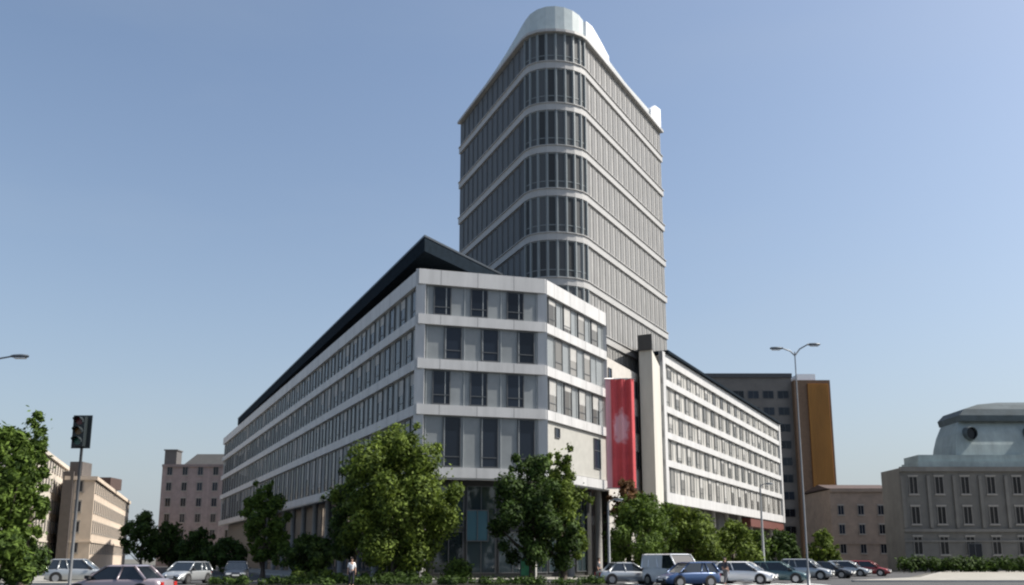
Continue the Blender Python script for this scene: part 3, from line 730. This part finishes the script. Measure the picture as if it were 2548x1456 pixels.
# ================================================================== STREET FURNITURE
POLE = mat('pole_grey', (.20, .21, .22), .5, metal=.3, var=.1)
DARKM = mat('signal_black', (.012, .018, .020), .5)
LAMPG = mat('lamp_glass', (.55, .57, .58), .25)
def lamp(label, px, Y, head_y, arms, r=.11, group='tall street lamps', fr_lean=0):
    x = gx(px, Y, 1250); h = atY(px, head_y, Y).z
    root = empty('street_lamp', (x, Y, 0), label=label, cat='street lamp', group=group)
    mb = MB(); mb.tube([(0, 0, 0), (0, 0, .9), (0, 0, 1.0), (0, 0, h-.5), (0, 0, h-.1)], [r*1.7, r*1.6, r, r*.6, r*.45], 12); mb.build('pole', POLE, root)
    for a, dz in arms:
        s = 1 if a > 0 else -1
        mb = MB(); mb.tube([(0, 0, h-.35), (a*.4, 0, h-.1+dz*.5), (a, 0, h+dz)], [.05, .045, .04], 8); ar = mb.build('arm', POLE, root)
        mb = MB(); L_ = .85
        prof = [(0, .05, .05), (.15, .13, .08), (.5, .17, .1), (.8, .12, .07), (.86, .03, .02)]
        vs = []; fs = []; n = 10
        for (q, w, t) in prof:
            for k in range(n):
                an = 2*math.pi*k/n; vs.append((a+s*q, w*math.cos(an), h+dz+t*math.sin(an)+.02))
        for i in range(len(prof)-1):
            for k in range(n): fs.append((i*n+k, i*n+(k+1) % n, (i+1)*n+(k+1) % n, (i+1)*n+k))
        fs.append(tuple(range(n))); fs.append(tuple(range(len(prof)*n-1, (len(prof)-1)*n-1, -1)))
        mb.add(vs, fs, 0, True); hd = mb.build('lamp_head', mat('lamp_metal', (.10, .115, .13), .45, metal=.3), ar)
        mb = MB(); mb.box((a+s*.2 if s > 0 else a-.72, -.11, h+dz-.1), (a+.72 if s > 0 else a-.2, .11, h+dz-.055)); mb.build('lens', LAMPG, hd)
    return root
lamp('tall grey street lamp with two raised arms, before the dark building', 2000, 58, 872, [(-.75, .12), (.85, .38)], r=.06)
lamp('tall street lamp whose single head enters the picture at the left edge', -75, 42, 890, [(1.15, .05)], r=.12)
lamp('slim grey lamp post standing before the far end of the white wing', 1893, 96, 1205, [(.5, .05)], r=.15, group='slim lamp posts by the wing')
lamp('slim grey lamp post between the dark tree and the russet tree', 1513, 78, 1245, [(.45, .05)], r=.13, group='slim lamp posts by the wing')

# traffic signal high on a pole, left
Ys = 30.0; sx_ = gx(192, Ys, 1200)
ts = empty('traffic_signal', (sx_, Ys, 0), label='dark traffic signal high on a grey pole before the beige house', cat='traffic light')
zt0, zt1 = atY(197, 1112, Ys).z, atY(197, 1038, Ys).z
mb = MB(); mb.tube([(0, .1, 0), (0, .1, .8), (0, .1, .85), (0, .1, zt1-.1)], [.10, .10, .05, .045], 12); mb.build('pole', mat('pole_dark', (.09, .095, .10), .6), ts)
mb = MB(); w = .17
mb.box((-w, -.22, zt0), (w, .0, zt1)); mb.box((-.31, .0, zt0-.05), (.31, .03, zt1+.06)); hd = mb.build('signal_housing', DARKM, ts)
hh = (zt1-zt0)/3
for k, (nm, c) in enumerate((('green_lens', (.01, .08, .06)), ('amber_lens', (.12, .06, .01)), ('red_lens', (.10, .01, .01)))):
    zc = zt0+hh*(k+.5); mb = MB(); n = 14; rr = .12
    vs = [(rr*math.cos(2*math.pi*i/n), -.225, zc+rr*math.sin(2*math.pi*i/n)) for i in range(n)]; mb.add(vs, [tuple(range(n))])
    mb.build('signal_lens', mat(nm, c, .2), hd)
    mb = MB(); vs = []
    for i in range(11):
        an = math.pi*(-.1+1.2*i/10)
        for (q, y) in ((rr+.012, -.22), (rr+.012, -.45), (rr+.03, -.45), (rr+.03, -.22)): vs.append((q*math.cos(an), y+(.12 if y < -.3 and (i < 2 or i > 8) else 0), zc+q*math.sin(an)))
    fs = []
    for i in range(10):
        for j in range(4): fs.append((i*4+j, i*4+(j+1) % 4, (i+1)*4+(j+1) % 4, (i+1)*4+j))
    mb.add(vs, fs); mb.build('visor', DARKM, hd)
mb = MB(); mb.box((-.05, .0, zt0+.2), (.05, .12, zt0+.3)); mb.box((-.05, .0, zt1-.3), (.05, .12, zt1-.2)); mb.build('bracket', POLE, ts)
# green poster stand before the shop glass
px_ = gx(1313, 66); ps = empty('poster_stand', (px_, 66, 0), label='upright green panel stand before the dark shop glass, under the leafy trees', cat='poster stand')
mb = MB(); mb.box((-.55, -.1, .45), (.55, .1, 1.75)); mb.build('frame', FRAME, ps)
mb = MB(); mb.box((-.48, -.125, .52), (.48, -.1, 1.68)); mb.build('green_panel', mat('green_print', (.06, .30, .13), .4, var=.3, scale=2), ps)
mb = MB(); mb.box((-.45, -.06, 0), (-.35, .06, .45)); mb.build('leg', FRAME, ps)
mb = MB(); mb.box((.35, -.06, 0), (.45, .06, .45)); mb.build('leg', FRAME, ps)

# ================================================================== VEHICLES
TYRE = mat('tyre', (.02, .02, .02), .9); RIM = mat('rim', (.45, .45, .46), .3, metal=.9)
CGL = glass('car_glass', (.015, .02, .026), .04, per_obj=True, spec=.8)
HEADL = mat('headlight_glass', (.7, .72, .74), .1); TAILL = mat('taillight', (.35, .015, .012), .25); TRIM = mat('black_trim', (.02, .02, .022), .6)
PLATE = mat('number_plate', (.7, .7, .66), .5)
def car(label, paint, x, y, rz, kind='hatch', cat='car', group='cars parked and queuing by the kerb', L=4.2, W=1.78, z=0):
    root = empty('parked_car' if kind != 'van' else 'white_van', (x, y, z), rz, label=label, cat=cat, group=group)
    w = W/2; T = {'hatch': 1.5, 'sedan': 1.45, 'van': 2.0, 'suv': 1.68}[kind]; bl = {'hatch': .92, 'sedan': .9, 'van': 1.12, 'suv': 1.02}[kind]
    hx = L/2
    # body stations: x, width factor, belt height
    st = [(-hx, .80, .55), (-hx+.03, .88, bl-.12), (-hx+.25, .96, bl-.01), (-hx*.5, 1, bl), (0, 1, bl-.01), (hx*.36, .995, bl-.03), (hx*.55, .98, bl-.06), (hx-.35, .92, bl-.2), (hx-.06, .82, bl-.32), (hx, .72, .5)]
    vs = []; fs = []; n = 12
    for (q, k, b) in st:
        ww_ = w*k; zl = .2 if abs(q) < hx-.1 else .28
        ring = [(-ww_*.86, zl), (-ww_*.98, zl+.1), (-ww_, (zl+b)/2), (-ww_*.985, b-.12), (-ww_*.93, b-.02), (-ww_*.5, b+.015), (ww_*.5, b+.015), (ww_*.93, b-.02), (ww_*.985, b-.12), (ww_, (zl+b)/2), (ww_*.98, zl+.1), (ww_*.86, zl)]
        vs += [(q, yy, zz) for yy, zz in ring]
    for i in range(len(st)-1):
        for k in range(n): fs.append((i*n+k, i*n+(k+1) % n, (i+1)*n+(k+1) % n, (i+1)*n+k))
    fs.append(tuple(range(n))); fs.append(tuple(range(len(st)*n-1, (len(st)-1)*n-1, -1)))
    mb = MB(); mb.add(vs, fs, 0, True); body = mb.build('body', paint, root)
    # greenhouse
    gx_ = {'hatch': (-hx+.12, -hx+.5, .25, hx*.52), 'suv': (-hx+.1, -hx+.4, .3, hx*.5), 'sedan': (-hx+.62, -hx+1.15, .2, hx*.48), 'van': (-hx+.06, -hx+.16, hx*.35, hx*.68)}[kind]
    rb, rt, ft, fb = gx_
    wb_, wt = w*.93, w*.76 if kind != 'van' else w*.85
    zb2, zr = bl-.02, T-.06
    V = [(rb, -wb_, zb2), (fb, -wb_, zb2-.03), (fb, wb_, zb2-.03), (rb, wb_, zb2), (rt, -wt, zr), (ft, -wt, zr), (ft, wt, zr), (rt, wt, zr)]
    mb = MB(); mb.add(V, [(0, 1, 5, 4), (1, 2, 6, 5), (2, 3, 7, 6), (3, 0, 4, 7), (4, 5, 6, 7)]); mb.build('windows', CGL, root)
    mb = MB()
    mb.add([(rt-.04, -wt-.02, zr), (ft+.05, -wt-.02, zr), (ft+.05, wt+.02, zr), (rt-.04, wt+.02, zr), (rt+.1, -wt*.86, T), (ft-.12, -wt*.86, T), (ft-.12, wt*.86, T), (rt+.1, wt*.86, T)],
           [(3, 2, 1, 0), (0, 1, 5, 4), (1, 2, 6, 5), (2, 3, 7, 6), (3, 0, 4, 7), (4, 5, 6, 7)], 0, False)
    mb.build('roof', paint, root)
    for s in (-1, 1):
        def pil(xb, xt, th): mb = MB(); mb.tube([(xb, s*(wb_+.004), zb2), (xt, s*(wt+.006), zr+.01)], th, 6); mb.build('pillar', paint, root)
        pil(fb, ft, .045); pil(rb, rt, .075 if kind != 'sedan' else .06)
        m_ = (rb+fb)/2-.1; mt = (rt+ft)/2-.1; pil(m_, mt, .04)
        if kind in ('hatch', 'suv', 'van'): pil(rb+.75, rt+.55, .05)
    if kind == 'van':
        for s in (-1, 1): mb = MB(); mb.add([(rb, s*(wb_+.01), zb2), (0, s*(wb_+.01), zb2), (0, s*(wt+.012), zr), (rt, s*(wt+.012), zr)], [(0, 1, 2, 3)]); mb.build('side_panel', paint, root)
        mb = MB(); mb.add([(rb-.012, -wb_, zb2), (rb-.012, wb_, zb2), (rt-.012, wt, zr), (rt-.012, -wt, zr)], [(0, 1, 2, 3)]); mb.build('rear_door', paint, root)
    wr = .33 if kind != 'suv' else .36
    for wx in (-hx+.78, hx-.82):
        for s in (-1, 1):
            mb = MB(); mb.tube([(wx, s*(w-.25), wr+.02), (wx, s*(w+.004), wr+.02)], wr+.06, 20, 0, False); mb.build('wheel_arch', TRIM, body)
            mb = MB(); mb.tube([(wx, s*(w-.2), wr), (wx, s*(w+.02), wr)], wr, 20, 0, False); wl = mb.build('wheel', TYRE, root)
            mb = MB(); mb.tube([(wx, s*(w-.1), wr), (wx, s*(w+.028), wr)], wr*.62, 16, 0, False); mb.build('rim', RIM, wl)
    for s in (-1, 1):
        mb = MB(); mb.box((hx-.22, s*w*.56-.2, bl-.42), (hx-.005, s*w*.56+.17, bl-.27)); mb.build('headlight', HEADL, root)
        mb = MB(); mb.box((-hx-.012, s*w*.68-.13, bl-.36), (-hx+.12, s*w*.68+.13, bl-.12)); mb.build('taillight', TAILL, root)
        mb = MB(); mb.box((fb-.3, s*(w+.02) if s > 0 else -w-.2, bl), (fb-.12, (w+.2) if s > 0 else -w-.02, bl+.14)); mb.build('mirror', TRIM, root)
    mb = MB(); mb.box((hx-.03, -w*.42, bl-.48), (hx+.015, w*.42, bl-.36)); mb.build('grille', TRIM, root)
    mb = MB(); mb.box((hx-.05, -w*.7, .24), (hx+.03, w*.7, .36)); mb.build('bumper', TRIM, root)
    mb = MB(); mb.box((-hx-.03, -w*.75, .26), (-hx+.05, w*.75, .4)); mb.build('bumper', TRIM, root)
    for xx in (hx+.02, -hx-.035):
        mb = MB(); mb.box((xx, -.26, .42), (xx+.015, .26, .53)); mb.build('number_plate', PLATE, root)
    return root
def paint(n, c, metal=.1): return mat('paint_'+n, c, .3, metal=metal, var=.04, coat=.6)
PW, PS, PG, PB, PD, PR, PM = paint('white', (.72, .73, .74)), paint('silver', (.42, .44, .45), .5), paint('grey', (.16, .16, .17), .3), paint('blue', (.03, .07, .17), .3), paint('dark', (.018, .02, .024)), paint('red', (.22, .02, .02)), paint('mauve', (.27, .23, .25), .3)
def cpx(px, Y): return gx(px, Y, 1400)
car('white van facing half towards the street, tallest vehicle right of centre', PW, cpx(1674, 60), 60, R(-62), 'van', 'van', L=4.5, W=1.9)
car('dark blue hatchback low in front of the white van', PB, cpx(1712, 56), 56.2, R(-160), 'hatch', L=3.7, W=1.65)
car('pale silver car nosing in left of the white van', PS, cpx(1560, 63), 63, R(10), 'sedan')
car('white hatchback right of the white van, before the wing trees', PW, cpx(1852, 64), 64, R(-30), 'hatch')
car('grey hatchback tucked between the two white vehicles', PG, cpx(1768, 68), 68, R(20), 'hatch')
car('dark green-blue car right of the white hatchback', paint('teal', (.05, .10, .11), .3), cpx(1935, 66), 66, R(-24), 'hatch')
car('silver estate car below the foot of the dark building', PS, cpx(2005, 76), 76, R(-30), 'suv')
car('black car parked left of the low brown house', PD, cpx(2062, 82), 82, R(-35), 'sedan')
car('silver hatchback parked before the low brown house', PS, cpx(2108, 90), 90, R(-30), 'hatch')
car('dark red car parked furthest right, near the domed building', PR, cpx(2158, 92), 92, R(-30), 'hatch')
car('mauve-grey car cut by the bottom edge at far left', PM, cpx(300, 38), 38, R(176), 'sedan')
car('light grey car behind the mauve-grey car at far left', PS, cpx(200, 66), 66, R(12), 'suv')
car('silver-white hatchback facing the street under the left trees', PS, cpx(466, 64), 64, R(-100), 'hatch')
car('black car standing in the shade left of the low tree', PD, cpx(590, 72), 72, R(-75), 'hatch')

# ================================================================== PEOPLE
SKIN = mat('skin', (.45, .27, .19), .6, var=.05); HAIR = mat('hair', (.03, .02, .015), .7)
def skinned(name, pts, edges, rad, m, parent, sub=1):
    me = bpy.data.meshes.new(name); me.from_pydata(pts, edges, []); o = bpy.data.objects.new(name, me); col.objects.link(o)
    md = o.modifiers.new('skin', 'SKIN'); md.use_smooth_shade = True
    for i, r in enumerate(rad): me.skin_vertices[0].data[i].radius = r if isinstance(r, tuple) else (r, r)
    me.skin_vertices[0].data[0].use_root = True
    if sub: s = o.modifiers.new('sub', 'SUBSURF'); s.levels = sub; s.render_levels = sub
    me.materials.append(m); o.parent = parent; return o
def person(label, x, y, rz, top, trousers, hgt=1.72, group='people on the pavement'):
    root = empty('person', (x, y, 0), rz, label=label, cat='person', group=group); k = hgt/1.75
    J = dict(pel=(0, 0, .95), sp=(0, .01, 1.15), ch=(0, .0, 1.35), nk=(0, .0, 1.5), hb=(0, -.01, 1.58), hm=(0, -.02, 1.66), ht=(0, -.01, 1.73),
             ls=(.17, 0, 1.43), le=(.23, .02, 1.14), lw=(.25, -.07, .9), lh=(.25, -.1, .82), rs=(-.17, 0, 1.43), re=(-.23, .03, 1.14), rw=(-.24, -.05, .9), rh=(-.24, -.08, .82),
             lp=(.09, 0, .9), lk=(.1, -.06, .5), la=(.1, .04, .09), lt=(.11, -.14, .04), rp=(-.09, 0, .9), rk=(-.1, .02, .5), ra=(-.1, .2, .1), rt=(-.11, .05, .04))
    names = list(J); P = [tuple(c*k for c in J[n]) for n in names]
    E = [('pel', 'sp'), ('sp', 'ch'), ('ch', 'nk'), ('nk', 'hb'), ('hb', 'hm'), ('hm', 'ht'), ('ch', 'ls'), ('ls', 'le'), ('le', 'lw'), ('lw', 'lh'), ('ch', 'rs'), ('rs', 're'), ('re', 'rw'), ('rw', 'rh'),
         ('pel', 'lp'), ('lp', 'lk'), ('lk', 'la'), ('la', 'lt'), ('pel', 'rp'), ('rp', 'rk'), ('rk', 'ra'), ('ra', 'rt')]
    RR = dict(pel=(.13, .1), sp=(.12, .09), ch=(.14, .1), nk=.05, hb=.06, hm=(.075, .095), ht=.06, ls=.055, le=.04, lw=.03, lh=.035, rs=.055, re=.04, rw=.03, rh=.035, lp=.09, lk=.06, la=.04, lt=.035, rp=.09, rk=.06, ra=.04, rt=.035)
    b = skinned('body', P, [(names.index(a), names.index(c)) for a, c in E], [RR[n] for n in names], SKIN, root)
    sn = ['pel', 'sp', 'ch', 'ls', 'le', 'rs', 're']
    ix = {n: i for i, n in enumerate(sn)}
    skinned('shirt', [tuple(c*k for c in J[n]) for n in sn], [(ix[a], ix[c]) for a, c in E if a in ix and c in ix], [(.16, .125), (.15, .12), (.165, .125), .075, .06, .075, .06], top, root)
    sn = ['pel', 'lp', 'lk', 'la', 'rp', 'rk', 'ra']; ix = {n: i for i, n in enumerate(sn)}
    skinned('trousers', [tuple(c*k for c in J[n]) for n in sn], [(ix[a], ix[c]) for a, c in E if a in ix and c in ix], [(.15, .12), .105, .08, .06, .105, .08, .06], trousers, root)
    skinned('hair', [(0, .02*k, 1.70*k), (0, .0, 1.76*k), (0, .06*k, 1.64*k)], [(0, 1), (0, 2)], [(.085, .1), .06, .07], HAIR, root)
    mb = MB()
    for s in (-1, 1):
        for q in range(5):
            a = (s*.245+(q-2)*.017)*k; L_ = (.06, .085, .09, .085, .065)[q]*k
            mb.tube([(a, (-.1 if s > 0 else -.08)*k, .8*k), (a, (-.115 if s > 0 else -.095)*k, .8*k-L_*.6), (a, (-.105 if s > 0 else -.085)*k, .8*k-L_)], [.009, .008, .006], 6)
    mb.build('fingers', SKIN, root)
    mb = MB(); mb.tube([(0, -.095*k, 1.66*k), (0, -.125*k, 1.635*k), (0, -.1*k, 1.625*k)], [.008, .014, .01], 6); mb.build('nose', SKIN, root)
    mb = MB()
    for s in (-1, 1): mb.tube([(s*.03*k-.01, -.105*k, 1.67*k), (s*.03*k+.01, -.105*k, 1.67*k)], .007, 6)
    mb.build('eyes', DARKM, root)
    return root
WSH = mat('white_shirt', (.78, .78, .78), .9); NAVY = mat('dark_cloth', (.03, .032, .045), .9); GRC = mat('grey_cloth', (.12, .12, .13), .9); REDC = mat('red_cloth', (.3, .04, .04), .9)
person('person in a white top and dark trousers standing between the low hedges', gx(876, 58.5), 58.5, R(10), WSH, NAVY)
person('person in dark clothes standing behind the cars, before the bright green tree', gx(1806, 61), 61.3, R(120), NAVY, GRC, 1.78)
person('person in grey clothes at the corner by the grey lamp post', gx(1490, 70), 70, R(60), GRC, NAVY)

# ================================================================== LIGHT, SKY
AZ, EL = R(88), R(46)
S = Vector((math.sin(AZ)*math.cos(EL), math.cos(AZ)*math.cos(EL), math.sin(EL)))
sd = bpy.data.lights.new('sun', 'SUN'); sd.energy = 5.0; sd.angle = R(.5); sd.color = (1, .95, .87)
so = bpy.data.objects.new('sun', sd); col.objects.link(so); so.rotation_euler = (-S).to_track_quat('-Z', 'Y').to_euler(); so.location = (60, 0, 80)
w = bpy.data.worlds.new('World'); scn.world = w; w.use_nodes = True; nt_ = w.node_tree
sky = nt_.nodes.new('ShaderNodeTexSky'); sky.sky_type = 'NISHITA'; sky.sun_disc = False; sky.sun_elevation = EL; sky.sun_rotation = AZ
sky.air_density = 1.05; sky.dust_density = 3.2; sky.ozone_density = 2.2; sky.altitude = 100
tint = nt_.nodes.new('ShaderNodeMix'); tint.data_type = 'RGBA'; tint.blend_type = 'MULTIPLY'; tint.inputs[0].default_value = 1; tint.inputs[7].default_value = (1.03, 1.045, 1.04, 1)
nt_.links.new(sky.outputs[0], tint.inputs[6]); wtc = nt_.nodes.new('ShaderNodeTexCoord'); wse = nt_.nodes.new('ShaderNodeSeparateXYZ'); nt_.links.new(wtc.outputs['Generated'], wse.inputs[0])
def wm(op, a, b):
    n_ = nt_.nodes.new('ShaderNodeMath'); n_.operation = op
    for i_, v_ in enumerate((a, b)):
        if isinstance(v_, (int, float)): n_.inputs[i_].default_value = v_
        else: nt_.links.new(v_, n_.inputs[i_])
    return n_.outputs[0]
hz_ = wm('MULTIPLY', wm('POWER', 2.718, wm('MULTIPLY', wm('MAXIMUM', wse.outputs[2], 0), -5.0)), .85)
wn = nt_.nodes.new('ShaderNodeTexNoise'); wn.inputs['Scale'].default_value = 2.2; wn.inputs['Detail'].default_value = 5
wmp = nt_.nodes.new('ShaderNodeMapping'); wmp.inputs['Scale'].default_value = (1, 1, 3.5); nt_.links.new(wtc.outputs['Generated'], wmp.inputs[0]); nt_.links.new(wmp.outputs[0], wn.inputs['Vector'])
hz2 = wm('ADD', hz_, wm('MULTIPLY', wm('MAXIMUM', wm('SUBTRACT', wn.outputs[0], .5), 0), .35))   # thin uneven haze
hm = nt_.nodes.new('ShaderNodeMix'); hm.data_type = 'RGBA'; nt_.links.new(hz2, hm.inputs[0]); nt_.links.new(tint.outputs[2], hm.inputs[6]); hm.inputs[7].default_value = (3.3, 3.7, 4.1, 1)
nt_.links.new(hm.outputs[2], nt_.nodes['Background'].inputs[0]); nt_.nodes['Background'].inputs[1].default_value = .104
scn.view_settings.view_transform = 'Standard'; scn.view_settings.look = 'None'; scn.view_settings.exposure = .62; scn.view_settings.gamma = 1
scn.render.engine = 'CYCLES'; scn.cycles.filter_width = 2.2
